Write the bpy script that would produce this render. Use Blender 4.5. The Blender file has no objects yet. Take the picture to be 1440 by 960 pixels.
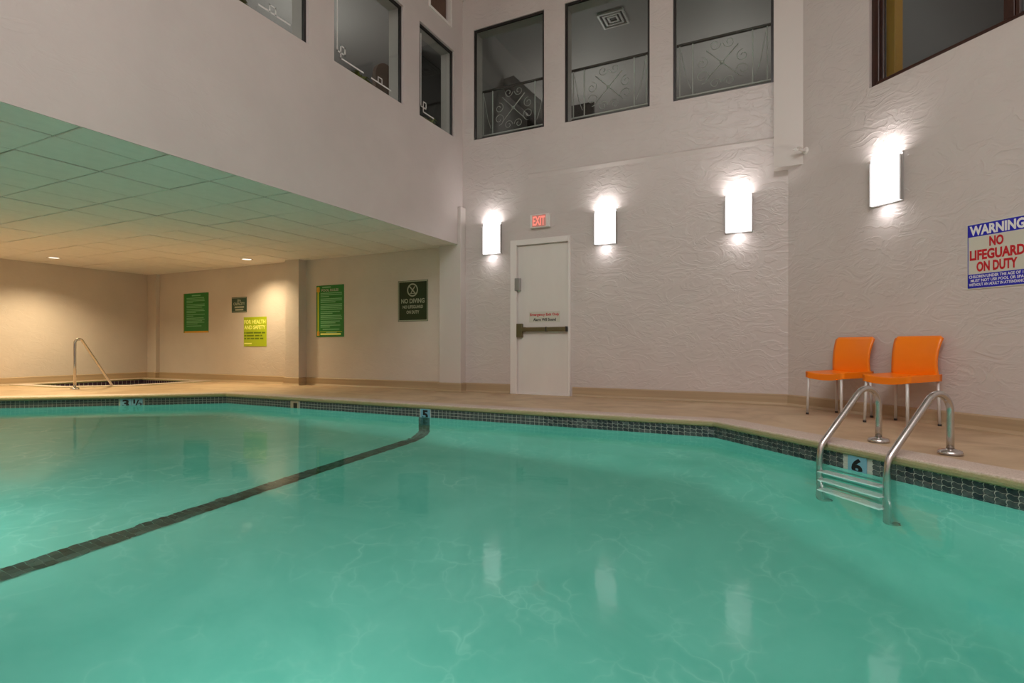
import bpy, bmesh, math, random
from math import sin, cos, pi, radians, sqrt
from mathutils import Vector, Matrix

random.seed(7)
SC = bpy.context.scene
COL = SC.collection

# ------------------------------------------------------------------ camera
cam_d = bpy.data.cameras.new('camera')
cam_d.sensor_fit = 'HORIZONTAL'
cam_d.sensor_width = 36.0
cam_d.lens = 769.0 / 1440.0 * 36.0
cam_d.shift_y = 7.0 / 1440.0
cam_d.clip_start = 0.02
cam = bpy.data.objects.new('camera', cam_d)
cam.location = (0, 0, 0.69)
cam.rotation_euler = (radians(90), 0, radians(26.4))
COL.objects.link(cam)
SC.camera = cam

# ------------------------------------------------------------------ world, view
w = bpy.data.worlds.new('world')
SC.world = w
w.use_nodes = True
w.node_tree.nodes['Background'].inputs[0].default_value = (0.5, 0.5, 0.55, 1)
w.node_tree.nodes['Background'].inputs[1].default_value = 0.05
SC.view_settings.view_transform = 'Standard'
SC.view_settings.look = 'None'
SC.view_settings.gamma = 1.0
SC.view_settings.use_curve_mapping = False
SC.view_settings.exposure = 0.13
cy = SC.cycles
cy.use_denoising = True
cy.max_bounces = 14
cy.diffuse_bounces = 6
cy.glossy_bounces = 5
cy.transmission_bounces = 10
cy.transparent_max_bounces = 12
cy.volume_bounces = 1
cy.sample_clamp_indirect = 6.0
cy.caustics_reflective = False
cy.caustics_refractive = True
cy.blur_glossy = 0.3


def area(name, loc, rot, sx, sy, power, col, spread=None):
    d = bpy.data.lights.new(name, 'AREA')
    d.shape = 'RECTANGLE'
    d.size = sx
    d.size_y = sy
    d.energy = power
    d.color = col
    if spread:
        d.spread = spread
    o = bpy.data.objects.new(name, d)
    o.location = loc
    o.rotation_euler = rot
    COL.objects.link(o)
    return o


# ceiling lights of the tall hall (above the frame)
area('hall_light', (0.4, -2.2, 7.1), (0, 0, 0), 5.5, 3.0, 430, (1.0, 0.96, 0.95))
# unseen underwater lamps, added to brighten the water and tint the alcove ceiling
for lx, ly, rz, e in ((-8.0, 0.42, 0, 36), (-4.6, 0.42, 0, 36), (-1.4, 0.42, 0, 36), (1.4, 0.42, 0, 26)):
    area('pool_fill', (lx, ly, -0.62), (radians(96), 0, radians(rz)), 0.5, 0.3, e, (0.86, 1.0, 0.95))
# two recessed downlights over the spa alcove, plus two added fill lamps without fittings
for lx, ly, e in ((-11.35, 4.97, 260), (-8.49, 6.57, 160), (-8.49, 3.3, 340), (-11.35, 1.6, 320)):
    d = bpy.data.lights.new('downlight_and_fill', 'SPOT')
    d.energy = e
    d.color = (1.0, 0.77, 0.46)
    d.spot_size = radians(138)
    d.spot_blend = 1.0
    d.shadow_soft_size = 0.08
    o = bpy.data.objects.new('downlight_and_fill', d)
    o.location = (lx, ly, 2.20)
    COL.objects.link(o)
# unseen lamps added to brighten the rooms behind the upper windows
for gx, gy, gz, ge in ((-3.6, 11.0, 4.9, 30), (-0.9, 11.0, 4.9, 28), (-6.9, 3.2, 5.0, 34), (-6.9, 6.4, 5.0, 34), (2.53, 5.98, 4.5, 14)):
    d = bpy.data.lights.new('gallery_fill', 'POINT')
    d.energy = ge
    d.color = (1.0, 0.93, 0.88)
    d.shadow_soft_size = 0.15
    o = bpy.data.objects.new('gallery_fill', d)
    o.location = (gx, gy, gz)
    COL.objects.link(o)

# ------------------------------------------------------------------ materials
MATS = {}


def srgb(r, g, b):
    f = lambda c: (c / 255 / 12.92) if c / 255 <= 0.04045 else ((c / 255 + 0.055) / 1.055) ** 2.4
    return (f(r), f(g), f(b), 1)


class NT:
    def __init__(s, name):
        s.m = bpy.data.materials.new(name)
        s.m.use_nodes = True
        s.t = s.m.node_tree
        s.t.nodes.clear()
        s.out = s.n('ShaderNodeOutputMaterial')
        MATS[name] = s.m

    def n(s, kind, **kw):
        x = s.t.nodes.new(kind)
        for k, v in kw.items():
            setattr(x, k, v)
        return x

    def l(s, a, b):
        s.t.links.new(a, b)

    def bsdf(s, col=None, rough=0.5, metal=0.0, spec=0.5):
        b = s.n('ShaderNodeBsdfPrincipled')
        if col is not None:
            b.inputs['Base Color'].default_value = col
        b.inputs['Roughness'].default_value = rough
        b.inputs['Metallic'].default_value = metal
        b.inputs['Specular IOR Level'].default_value = spec
        s.l(b.outputs[0], s.out.inputs[0])
        return b

    def noise(s, scale, detail=4, rough=0.55, dist=0.0, vec=None):
        x = s.n('ShaderNodeTexNoise')
        x.inputs['Scale'].default_value = scale
        x.inputs['Detail'].default_value = detail
        x.inputs['Roughness'].default_value = rough
        x.inputs['Distortion'].default_value = dist
        if vec is not None:
            s.l(vec, x.inputs['Vector'])
        return x

    def pos(s):
        return s.n('ShaderNodeNewGeometry').outputs['Position']

    def ramp(s, fac, stops):
        r = s.n('ShaderNodeValToRGB')
        e = r.color_ramp.elements
        while len(e) < len(stops):
            e.new(0.5)
        for i, (p, c) in enumerate(stops):
            e[i].position = p
            e[i].color = c
        s.l(fac, r.inputs[0])
        return r

    def bump(s, h, strength, dist, bsdf, normal=None):
        b = s.n('ShaderNodeBump')
        b.inputs['Strength'].default_value = strength
        b.inputs['Distance'].default_value = dist
        s.l(h, b.inputs['Height'])
        if normal is not None:
            s.l(normal, b.inputs['Normal'])
        if bsdf is not None:
            s.l(b.outputs[0], bsdf.inputs['Normal'])
        return b

    def math(s, op, a, b=None, clamp=False):
        m = s.n('ShaderNodeMath', operation=op)
        m.use_clamp = clamp
        for i, v in enumerate((a, b)):
            if v is None:
                continue
            if isinstance(v, (int, float)):
                m.inputs[i].default_value = v
            else:
                s.l(v, m.inputs[i])
        return m.outputs[0]

    def scaled(s, vec, sc):
        m = s.n('ShaderNodeVectorMath', operation='MULTIPLY')
        s.l(vec, m.inputs[0])
        m.inputs[1].default_value = sc
        return m.outputs[0]


def simple(name, col, rough=0.5, metal=0.0, spec=0.5, var=0.0, scale=8.0):
    t = NT(name)
    b = t.bsdf(col, rough, metal, spec)
    if var:
        nz = t.noise(scale, 5)
        lo = tuple(c * (1 - var) for c in col[:3]) + (1,)
        hi = tuple(min(1, c * (1 + var)) for c in col[:3]) + (1,)
        r = t.ramp(nz.outputs[0], ((0.3, lo), (0.7, hi)))
        t.l(r.outputs[0], b.inputs['Base Color'])
    return t.m


def wall_mat(name, col, bump_d, scale, rough):
    """painted stucco: skip-trowel swirls under semi-gloss paint"""
    t = NT(name)
    b = t.bsdf(col, rough, 0, 0.5)
    p = t.pos()
    n1 = t.noise(scale, 3, 0.5, 1.6, t.scaled(p, (1, 1, 1.9)))
    r1 = t.ramp(n1.outputs[0], ((0.44, (0, 0, 0, 1)), (0.53, (1, 1, 1, 1)), (0.66, (.35, .35, .35, 1))))
    n2 = t.noise(scale * 4.5, 4, 0.6, 0.8, t.scaled(p, (1, 1, 1.6)))
    n3 = t.noise(scale * 0.5, 2, 0.5, 0.4, p)
    h = t.math('ADD', t.math('MULTIPLY', r1.outputs[0], 0.55), t.math('MULTIPLY', n2.outputs[0], 0.35))
    h = t.math('ADD', h, t.math('MULTIPLY', n3.outputs[0], 0.8))
    t.bump(h, 1.0, bump_d, b)
    nv = t.noise(1.3, 4, 0.6, 0, p)
    lo = tuple(c * 0.95 for c in col[:3]) + (1,)
    hi = tuple(c * 1.04 for c in col[:3]) + (1,)
    r = t.ramp(nv.outputs[0], ((0.3, lo), (0.7, hi)))
    t.l(r.outputs[0], b.inputs['Base Color'])
    return t.m


WALL = (0.60, 0.54, 0.52, 1)
wall_mat('stucco_rough', WALL, 0.004, 3.4, 0.33)
wall_mat('stucco_soft', WALL, 0.0011, 4.0, 0.45)
wall_mat('stucco_alcove', (0.63, 0.56, 0.505, 1), 0.0015, 4.0, 0.5)
simple('paint_smooth', (0.62, 0.57, 0.54, 1), 0.45)
simple('paint_white', (0.78, 0.745, 0.72, 1), 0.4)
simple('door_paint', (0.72, 0.68, 0.65, 1), 0.38, var=0.03, scale=3)
simple('ceiling_tile', (0.80, 0.76, 0.72, 1), 0.8, var=0.03, scale=5)
simple('ceiling_grid', (0.52, 0.49, 0.45, 1), 0.7)
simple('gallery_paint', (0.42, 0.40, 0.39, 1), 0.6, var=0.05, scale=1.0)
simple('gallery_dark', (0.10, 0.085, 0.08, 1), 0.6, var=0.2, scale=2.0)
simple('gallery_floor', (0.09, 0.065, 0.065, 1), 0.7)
simple('black_frame', (0.012, 0.010, 0.009, 1), 0.35)
simple('etched', (0.72, 0.72, 0.70, 1), 0.6)
simple('iron_white', (0.85, 0.84, 0.82, 1), 0.5)
simple('grey_metal', (0.42, 0.41, 0.40, 1), 0.35, 0.7)
simple('bronze', (0.20, 0.16, 0.085, 1), 0.38, 0.75, var=0.15, scale=30)
simple('dark_plastic', (0.03, 0.028, 0.025, 1), 0.4)
simple('orange_plastic', srgb(252, 132, 6), 0.32, 0, 0.5)
simple('leg_aluminium', (0.66, 0.65, 0.63, 1), 0.45, 0.25)
simple('tread_plastic', (0.86, 0.88, 0.86, 1), 0.4)
simple('grout', (0.50, 0.50, 0.44, 1), 0.8, var=0.15, scale=40)
simple('line_grout', (0.24, 0.30, 0.28, 1), 0.8)
simple('skimmer_plastic', (0.45, 0.36, 0.25, 1), 0.5)
simple('marker_blue', srgb(120, 170, 190), 0.3, var=0.05, scale=20)
simple('ink_black', (0.006, 0.006, 0.007, 1), 0.5)
simple('ink_white', (0.80, 0.80, 0.78, 1), 0.5)
simple('ink_grey_green', srgb(165, 170, 150), 0.5)
simple('ink_red', srgb(190, 14, 32), 0.5)
simple('ink_blue', srgb(25, 25, 175), 0.4)
simple('sign_white', srgb(205, 203, 190), 0.45)
simple('sign_green', srgb(8, 118, 44), 0.35)
simple('sign_green_text', srgb(120, 185, 130), 0.5)
simple('sign_yellow', srgb(190, 200, 40), 0.4)
simple('sign_orange', srgb(215, 160, 40), 0.4)
simple('sign_dark_green', srgb(18, 42, 16), 0.4)
simple('sign_teal', srgb(40, 72, 58), 0.4)
simple('sign_lime', srgb(165, 185, 10), 0.4)
simple('lime_text', srgb(240, 245, 130), 0.5)
simple('olive_text', srgb(95, 120, 0), 0.5)
simple('leaf', srgb(130, 135, 50), 0.5, var=0.3, scale=30)
simple('dark_wood', srgb(52, 26, 16), 0.35, var=0.3, scale=12)
simple('amber_wood', srgb(235, 170, 55), 0.4, var=0.1, scale=10)
simple('brown_wood', srgb(98, 72, 56), 0.45, var=0.2, scale=6)
simple('spa_tile_dark', srgb(60, 42, 60), 0.25)
simple('backing_white', (0.7, 0.68, 0.64, 1), 0.6)

# brushed stainless steel
t = NT('steel')
b = t.bsdf((0.58, 0.555, 0.54, 1), 0.24, 1.0)
# deck: troweled brown acrylic coating with swirls
t = NT('deck')
b = t.bsdf(None, 0.5)
p = t.pos()
n1 = t.noise(1.4, 5, 0.6, 1.4, p)
r = t.ramp(n1.outputs[0], ((0.28, (0.40, 0.275, 0.165, 1)), (0.5, (0.53, 0.385, 0.24, 1)), (0.72, (0.63, 0.48, 0.32, 1))))
t.l(r.outputs[0], b.inputs['Base Color'])
n2 = t.noise(45, 4, 0.6, 0, p)
t.bump(n2.outputs[0], 0.5, 0.003, b)

simple('baseboard', (0.43, 0.32, 0.20, 1), 0.5, var=0.12, scale=3)

# coping: exposed aggregate, pinkish beige, olive lip
t = NT('coping')
b = t.bsdf(None, 0.7)
p = t.pos()
n1 = t.noise(90, 4, 0.7, 0, p)
r = t.ramp(n1.outputs[0], ((0.3, (0.42, 0.33, 0.27, 1)), (0.5, (0.60, 0.49, 0.42, 1)), (0.75, (0.72, 0.63, 0.55, 1))))
sx = t.n('ShaderNodeSeparateXYZ')
t.l(p, sx.inputs[0])
n2 = t.noise(14, 4, 0.7, 0, p)
zz = t.math('ADD', sx.outputs[2], t.math('MULTIPLY', n2.outputs[0], 0.022))
st = t.n('ShaderNodeMapRange')
st.inputs['From Min'].default_value = 0.031
st.inputs['From Max'].default_value = 0.016
t.l(zz, st.inputs['Value'])
# the olive tone sits only on the pool lip, where the slab is rounded (normal turns away from up)
g = t.n('ShaderNodeNewGeometry')
sn = t.n('ShaderNodeSeparateXYZ')
t.l(g.outputs['True Normal'], sn.inputs[0])
lip = t.n('ShaderNodeMapRange')
lip.inputs['From Min'].default_value = 0.985
lip.inputs['From Max'].default_value = 0.80
t.l(sn.outputs[2], lip.inputs['Value'])
mx = t.n('ShaderNodeMix', data_type='RGBA')
t.l(t.math('MULTIPLY', st.outputs[0], t.math('MULTIPLY', lip.outputs[0], 0.8)), mx.inputs[0])
t.l(r.outputs[0], mx.inputs[6])
mx.inputs[7].default_value = (0.30, 0.27, 0.09, 1)
t.l(mx.outputs[2], b.inputs['Base Color'])
t.bump(n1.outputs[0], 0.8, 0.006, b)

# glazed waterline tile, near-black green with lighter cloudy patches; each tile a little different
t = NT('pool_tile')
b = t.bsdf(None, 0.22, 0, 0.6)
oi = t.n('ShaderNodeObjectInfo')
n1 = t.noise(25, 3, 0.6, 0.5, t.pos())
f = t.math('ADD', t.math('MULTIPLY', oi.outputs['Random'], 0.45), t.math('MULTIPLY', n1.outputs[0], 0.55))
r = t.ramp(f, ((0.25, (0.018, 0.024, 0.032, 1)), (0.55, (0.050, 0.062, 0.064, 1)), (0.8, (0.14, 0.155, 0.15, 1))))
t.l(r.outputs[0], b.inputs['Base Color'])

t = NT('line_tile')
b = t.bsdf(None, 0.35)
oi = t.n('ShaderNodeObjectInfo')
r = t.ramp(oi.outputs['Random'], ((0.0, (0.02, 0.036, 0.032, 1)), (1.0, (0.075, 0.11, 0.097, 1))))
t.l(r.outputs[0], b.inputs['Base Color'])

# pool plaster, pale aqua, mottled; caustic light network painted in as pale lines
t = NT('plaster')
b = t.bsdf(None, 0.75)
p = t.pos()
n1 = t.noise(1.1, 5, 0.6, 0.6, p)
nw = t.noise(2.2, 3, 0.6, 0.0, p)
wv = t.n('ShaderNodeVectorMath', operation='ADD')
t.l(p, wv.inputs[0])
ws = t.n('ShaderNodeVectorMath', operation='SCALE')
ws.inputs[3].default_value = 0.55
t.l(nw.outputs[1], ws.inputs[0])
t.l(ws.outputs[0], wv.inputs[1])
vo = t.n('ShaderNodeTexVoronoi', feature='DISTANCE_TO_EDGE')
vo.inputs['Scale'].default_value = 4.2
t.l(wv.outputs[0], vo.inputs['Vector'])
caustic_lines = t.ramp(vo.outputs[0], ((0.0, (1, 1, 1, 1)), (0.035, (.35, .35, .35, 1)), (0.14, (0, 0, 0, 1))))
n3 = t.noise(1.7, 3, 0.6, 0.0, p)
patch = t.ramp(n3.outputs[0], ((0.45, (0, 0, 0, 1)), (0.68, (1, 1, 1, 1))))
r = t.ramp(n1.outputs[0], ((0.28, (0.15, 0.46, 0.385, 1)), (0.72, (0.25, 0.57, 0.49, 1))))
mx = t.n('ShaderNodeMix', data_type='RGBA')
t.l(t.math('MULTIPLY', t.math('MULTIPLY', caustic_lines.outputs[0], patch.outputs[0]), 0.42), mx.inputs[0])
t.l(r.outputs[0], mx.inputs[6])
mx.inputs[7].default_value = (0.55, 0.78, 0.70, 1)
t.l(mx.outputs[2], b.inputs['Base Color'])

# pool water: refracting, gently rippled, absorbing red
t = NT('water')
p = t.pos()
n1 = t.noise(3.2, 3, 0.5, 0.5, t.scaled(p, (1, 1.2, 1)))
n2 = t.noise(11.0, 2, 0.5, 0.3, p)
h = t.math('ADD', t.math('MULTIPLY', n1.outputs[0], 1.0), t.math('MULTIPLY', n2.outputs[0], 0.22))
bp = t.bump(h, 1.0, 0.0016, None)
fr = t.n('ShaderNodeFresnel')
fr.inputs[0].default_value = 1.33
rf = t.n('ShaderNodeBsdfRefraction')
rf.inputs['IOR'].default_value = 1.33
rf.inputs['Roughness'].default_value = 0.0
gs = t.n('ShaderNodeBsdfGlossy')
gs.inputs['Roughness'].default_value = 0.05
for q in (fr, rf, gs):
    t.l(bp.outputs[0], q.inputs['Normal'])
mxs = t.n('ShaderNodeMixShader')
t.l(t.math('MULTIPLY', fr.outputs[0], 0.5), mxs.inputs[0])
t.l(rf.outputs[0], mxs.inputs[1])
t.l(gs.outputs[0], mxs.inputs[2])
t.l(mxs.outputs[0], t.out.inputs[0])
va = t.n('ShaderNodeVolumeAbsorption')
va.inputs['Color'].default_value = (0.25, 0.93, 0.80, 1)
va.inputs['Density'].default_value = 0.16
t.l(va.outputs[0], t.out.inputs['Volume'])


def glass_mat(name, tint, refl):
    """thin glazing: tinted transparency with a Schlick reflection that is the same from both faces"""
    t = NT(name)
    lw = t.n('ShaderNodeLayerWeight')
    f = t.math('ADD', t.math('MULTIPLY', t.math('POWER', lw.outputs['Facing'], 4.0), 0.6), refl, True)
    tr = t.n('ShaderNodeBsdfTransparent')
    tr.inputs[0].default_value = tint
    g = t.n('ShaderNodeBsdfGlossy')
    g.inputs['Roughness'].default_value = 0.02
    m = t.n('ShaderNodeMixShader')
    t.l(f, m.inputs[0])
    t.l(tr.outputs[0], m.inputs[1])
    t.l(g.outputs[0], m.inputs[2])
    t.l(m.outputs[0], t.out.inputs[0])


glass_mat('window_glass', (0.86, 0.90, 0.88, 1), 0.03)
glass_mat('dark_glass', (0.72, 0.76, 0.76, 1), 0.04)


def emit_mat(name, col, strength):
    t = NT(name)
    e = t.n('ShaderNodeEmission')
    e.inputs[0].default_value = col
    e.inputs[1].default_value = strength
    t.l(e.outputs[0], t.out.inputs[0])


emit_mat('sconce_glow', (1.0, 0.95, 0.94, 1), 2.0)
emit_mat('sconce_open_end', (1.0, 0.94, 0.92, 1), 34.0)
emit_mat('sconce_diffuser_end', (1.0, 0.95, 0.94, 1), 2.0)
emit_mat('downlight_glow', (1.0, 0.88, 0.68, 1), 2.5)
emit_mat('exit_panel', (0.62, 0.26, 0.20, 1), 0.62)
emit_mat('exit_letter', (1.0, 0.25, 0.19, 1), 1.05)


# ------------------------------------------------------------------ helpers
class MB:
    """collects shapes, links them as ONE mesh object"""

    def __init__(s):
        s.b = bmesh.new()

    def poly(s, pts):
        vs = [s.b.verts.new(p) for p in pts]
        return s.b.faces.new(vs)

    def box(s, x0, x1, y0, y1, z0, z1, bevel=0.0, seg=2):
        r = bmesh.ops.create_cube(s.b, size=1.0)
        vs = r['verts']
        for v in vs:
            v.co = Vector((x0 + (v.co.x + .5) * (x1 - x0), y0 + (v.co.y + .5) * (y1 - y0), z0 + (v.co.z + .5) * (z1 - z0)))
        if bevel:
            es = list({e for v in vs for e in v.link_edges})
            bmesh.ops.bevel(s.b, geom=es, offset=bevel, segments=seg, affect='EDGES', profile=0.5)
        return s

    def tube(s, pts, r, n=12, caps=True, r2=None):
        pts = [Vector(p) for p in pts]
        rings = []
        up = None
        for i, p in enumerate(pts):
            a = pts[max(0, i - 1)]
            c = pts[min(len(pts) - 1, i + 1)]
            d = (c - a).normalized()
            if up is None:
                up = Vector((0, 0, 1)) if abs(d.z) < 0.9 else Vector((1, 0, 0))
            u = (up - d * up.dot(d)).normalized()
            v = d.cross(u)
            up = u
            rr = r if r2 is None else r + (r2 - r) * i / (len(pts) - 1)
            rings.append([s.b.verts.new(p + (u * cos(2 * pi * k / n) + v * sin(2 * pi * k / n)) * rr) for k in range(n)])
        for a, c in zip(rings, rings[1:]):
            for k in range(n):
                f = s.b.faces.new((a[k], a[(k + 1) % n], c[(k + 1) % n], c[k]))
                f.smooth = True
        if caps:
            s.b.faces.new(rings[0][::-1])
            s.b.faces.new(rings[-1])
        return s

    def lathe(s, prof, n=20, center=(0, 0, 0), smooth=True):
        c = Vector(center)
        rings = []
        for r, z in prof:
            if r < 1e-6:
                rings.append([s.b.verts.new(c + Vector((0, 0, z)))])
            else:
                rings.append([s.b.verts.new(c + Vector((r * cos(2 * pi * k / n), r * sin(2 * pi * k / n), z))) for k in range(n)])
        for a, d in zip(rings, rings[1:]):
            for k in range(n):
                va = [a[k % len(a)], a[(k + 1) % len(a)], d[(k + 1) % len(d)], d[k % len(d)]]
                vv = []
                for q in va:
                    if q not in vv:
                        vv.append(q)
                if len(vv) > 2:
                    f = s.b.faces.new(vv)
                    f.smooth = smooth
        return s

    def grid(s, fn, nu, nv, smooth=True, flip=False):
        vs = [[s.b.verts.new(fn(i / nu, j / nv)) for j in range(nv + 1)] for i in range(nu + 1)]
        for i in range(nu):
            for j in range(nv):
                q = [vs[i][j], vs[i + 1][j], vs[i + 1][j + 1], vs[i][j + 1]]
                f = s.b.faces.new(q[::-1] if flip else q)
                f.smooth = smooth
        return vs

    def mesh(s, name, mat, fix=True):
        if fix:
            bmesh.ops.recalc_face_normals(s.b, faces=s.b.faces)
        me = bpy.data.meshes.new(name)
        s.b.to_mesh(me)
        s.b.free()
        if mat:
            me.materials.append(MATS[mat])
        return me

    def build(s, name, mat, parent=None, fix=True):
        return link(name, s.mesh(name, mat, fix), parent)


def link(name, me, parent=None, loc=None):
    o = bpy.data.objects.new(name, me)
    COL.objects.link(o)
    if parent is not None:
        o.parent = parent
    if loc is not None:
        o.location = loc
    return o


def thing(name, label, cat, loc=(0, 0, 0), rz=0.0, group=None, kind=None):
    o = bpy.data.objects.new(name, None)
    o.empty_display_size = 0.1
    o.location = loc
    o.rotation_euler = (0, 0, rz)
    COL.objects.link(o)
    return tag(o, label, cat, group, kind)


def tag(o, label=None, cat=None, group=None, kind=None):
    if label:
        o['label'] = label
    if cat:
        o['category'] = cat
    if group:
        o['group'] = group
    if kind:
        o['kind'] = kind
    return o


def struct(o, label=None):
    o['kind'] = 'structure'
    if label:
        o['label'] = label
    return o


def text_mesh(s, h, wd=None, bold=0.0, extr=0.0008):
    """flat lettering in local x/z, centred at origin, facing -y; cap height h, optional total width wd"""
    c = bpy.data.curves.new('lettering', 'FONT')
    c.body = s
    c.size = 1.0
    c.offset = bold
    c.resolution_u = 3
    c.extrude = 0.001
    o = bpy.data.objects.new('lettering', c)
    me = bpy.data.meshes.new_from_object(o)
    bpy.data.objects.remove(o)
    bpy.data.curves.remove(c)
    xs = [v.co.x for v in me.vertices]
    ys = [v.co.y for v in me.vertices]
    x0, x1, y0, y1 = min(xs), max(xs), min(ys), max(ys)
    sy = h / (y1 - y0)
    sx = (wd / (x1 - x0)) if wd else sy
    for v in me.vertices:
        x, y, z = v.co
        v.co = ((x - (x0 + x1) / 2) * sx, -extr * (1 if z > 0 else 0), (y - (y0 + y1) / 2) * sy)
    return me


def letter(parent, s, x, z, h, wd, mat, y, bold=0.02, name='lettering', label=None):
    me = text_mesh(s, h, wd, bold)
    me.materials.append(MATS[mat])
    o = link(name, me, parent, (x, y, z))
    if label:
        o['label'] = label
    return o


S2 = sqrt(0.5)
WY = 7.18            # door wall plane
LX = -4.41           # wall above the alcove
AX = -12.335         # far wall of the alcove
CZ = 2.235           # alcove ceiling
TOP = 7.2
RO = (0.05, 7.18, 0)  # start of the angled right wall
R_RZ = -pi / 4
L_RZ = pi / 2


def walls(name, s0, s1, z0, z1, holes, T, mat, loc, rz):
    """wall with rectangular holes: front at local y=0 facing -y, thickness T to +y"""
    xs = sorted({s0, s1} | {h[0] for h in holes} | {h[1] for h in holes})
    zs = sorted({z0, z1} | {h[2] for h in holes} | {h[3] for h in holes})
    inside = lambda x, z: any(h[0] < x < h[1] and h[2] < z < h[3] for h in holes)
    m = MB()
    for a, c in zip(xs, xs[1:]):
        for d, e in zip(zs, zs[1:]):
            if not inside((a + c) / 2, (d + e) / 2):
                m.poly([(a, 0, d), (c, 0, d), (c, 0, e), (a, 0, e)])
                m.poly([(a, T, d), (a, T, e), (c, T, e), (c, T, d)])
    for h in holes:
        a, c, d, e = h
        m.poly([(a, 0, d), (a, 0, e), (a, T, e), (a, T, d)])
        m.poly([(c, 0, d), (c, T, d), (c, T, e), (c, 0, e)])
        m.poly([(a, 0, d), (a, T, d), (c, T, d), (c, 0, d)])
        m.poly([(a, 0, e), (c, 0, e), (c, T, e), (a, T, e)])
    m.poly([(s0, 0, z0), (s0, 0, z1), (s0, T, z1), (s0, T, z0)])
    m.poly([(s1, 0, z0), (s1, T, z0), (s1, T, z1), (s1, 0, z1)])
    m.poly([(s0, 0, z1), (s1, 0, z1), (s1, T, z1), (s0, T, z1)])
    m.poly([(s0, 0, z0), (s0, T, z0), (s1, T, z0), (s1, 0, z0)])
    bmesh.ops.remove_doubles(m.b, verts=m.b.verts, dist=1e-5)
    o = m.build(name, mat, None, fix=False)
    o.location = loc
    o.rotation_euler = (0, 0, rz)
    return struct(o)


def offset_poly(P, d):
    """offset a convex CCW polygon inward by d (negative = outward)"""
    n = len(P)
    out = []
    for i in range(n):
        a, b_, c = Vector(P[i - 1]), Vector(P[i]), Vector(P[(i + 1) % n])
        e1 = (b_ - a).normalized()
        e2 = (c - b_).normalized()
        n1 = Vector((-e1.y, e1.x))
        n2 = Vector((-e2.y, e2.x))
        k = (n1 + n2) / (1 + n1.dot(n2))
        out.append(tuple(b_ + k * d))
    return out


# ------------------------------------------------------------------ structure: pool
# pool outline at the wall face, counter-clockwise
POOL = [(-10.6, 0.35), (2.25, 0.35), (2.25, 2.43), (-0.56, 5.24), (-7.2, 5.24), (-10.6, 2.36)]
WL = -0.126
LINE_X = -3.74
ZF = lambda x: (-1.10 + (x + 10.6) / (LINE_X + 10.6) * -0.30) if x < LINE_X else (-1.40 + (x - LINE_X) / 6.0 * -0.42)

# plaster shell with a coved foot
RINGP = [(-10.6, 0.35), (LINE_X, 0.35), (2.25, 0.35), (2.25, 2.43), (-0.56, 5.24), (LINE_X, 5.24), (-7.2, 5.24), (-10.6, 2.36)]
RC = 0.32
rings = []
m = MB()
base = [(x, y, -0.03) for x, y in RINGP]
rings.append([m.b.verts.new(p) for p in base])
for k in range(0, 9):
    ph = pi / 2 * k / 8
    ins = RC * (1 - cos(ph))
    off = offset_poly(POOL, ins) if ins > 0 else POOL
    full = [off[0], (LINE_X, off[0][1]), off[1], off[2], off[3], (LINE_X, off[3][1]), off[4], off[5]]
    rings.append([m.b.verts.new((x, y, ZF(x) + RC * (1 - sin(ph)))) for x, y in full])
for a, c in zip(rings, rings[1:]):
    for k in range(8):
        f = m.b.faces.new((a[k], c[k], c[(k + 1) % 8], a[(k + 1) % 8]))
        f.smooth = True
L = rings[-1]
m.b.faces.new((L[0], L[1], L[5], L[6], L[7]))
m.b.faces.new((L[1], L[2], L[3], L[4], L[5]))
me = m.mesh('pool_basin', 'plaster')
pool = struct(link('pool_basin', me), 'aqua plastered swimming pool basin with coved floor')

# grouted tile band behind the waterline tiles
TP, RP = 0.052, 0.0325       # tile pitch along the wall, row pitch
ROWS = 4
TTOP = -0.034


def band(z0, z1, d):
    m = MB()
    A = offset_poly(POOL, d)
    n = len(A)
    for i in range(n):
        a, c = A[i], A[(i + 1) % n]
        m.poly([(a[0], a[1], z0), (c[0], c[1], z0), (c[0], c[1], z1), (a[0], a[1], z1)])
        p, q = POOL[i], POOL[(i + 1) % n]
        m.poly([(a[0], a[1], z0), (p[0], p[1], z0), (q[0], q[1], z0), (c[0], c[1], z0)])
    return m.build('grout_band', 'grout', pool, fix=False)


band(TTOP - ROWS * RP - 0.004, 0.0, 0.0008)


def wavy_tile(w_, h_, t_, ph):
    """tile with wavy outline in local x/z, front at -y"""
    n = 5
    out = []
    a = 0.0036
    for i in range(n):
        u = i / n
        out.append((-w_ / 2 + w_ * u, -h_ / 2 + a * sin(2 * pi * u + ph)))
    for i in range(3):
        u = i / 3
        out.append((w_ / 2 + a * sin(2 * pi * u + ph), -h_ / 2 + h_ * u))
    for i in range(n):
        u = 1 - i / n
        out.append((-w_ / 2 + w_ * u, h_ / 2 + a * sin(2 * pi * u + ph)))
    for i in range(3):
        u = 1 - i / 3
        out.append((-w_ / 2 + a * sin(2 * pi * u + ph), -h_ / 2 + h_ * u))
    m = MB()
    f = [m.b.verts.new((x, -t_, z)) for x, z in out]
    g_ = [m.b.verts.new((x * 1.02, 0.001, z * 1.02)) for x, z in out]
    m.b.faces.new(f)
    k = len(out)
    for i in range(k):
        m.b.faces.new((f[i], g_[i], g_[(i + 1) % k], f[(i + 1) % k]))
    return m


TILES = [wavy_tile(TP - 0.0042, RP - 0.0036, 0.003, p_).mesh('tile', 'pool_tile') for p_ in (0.6,)]
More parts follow.
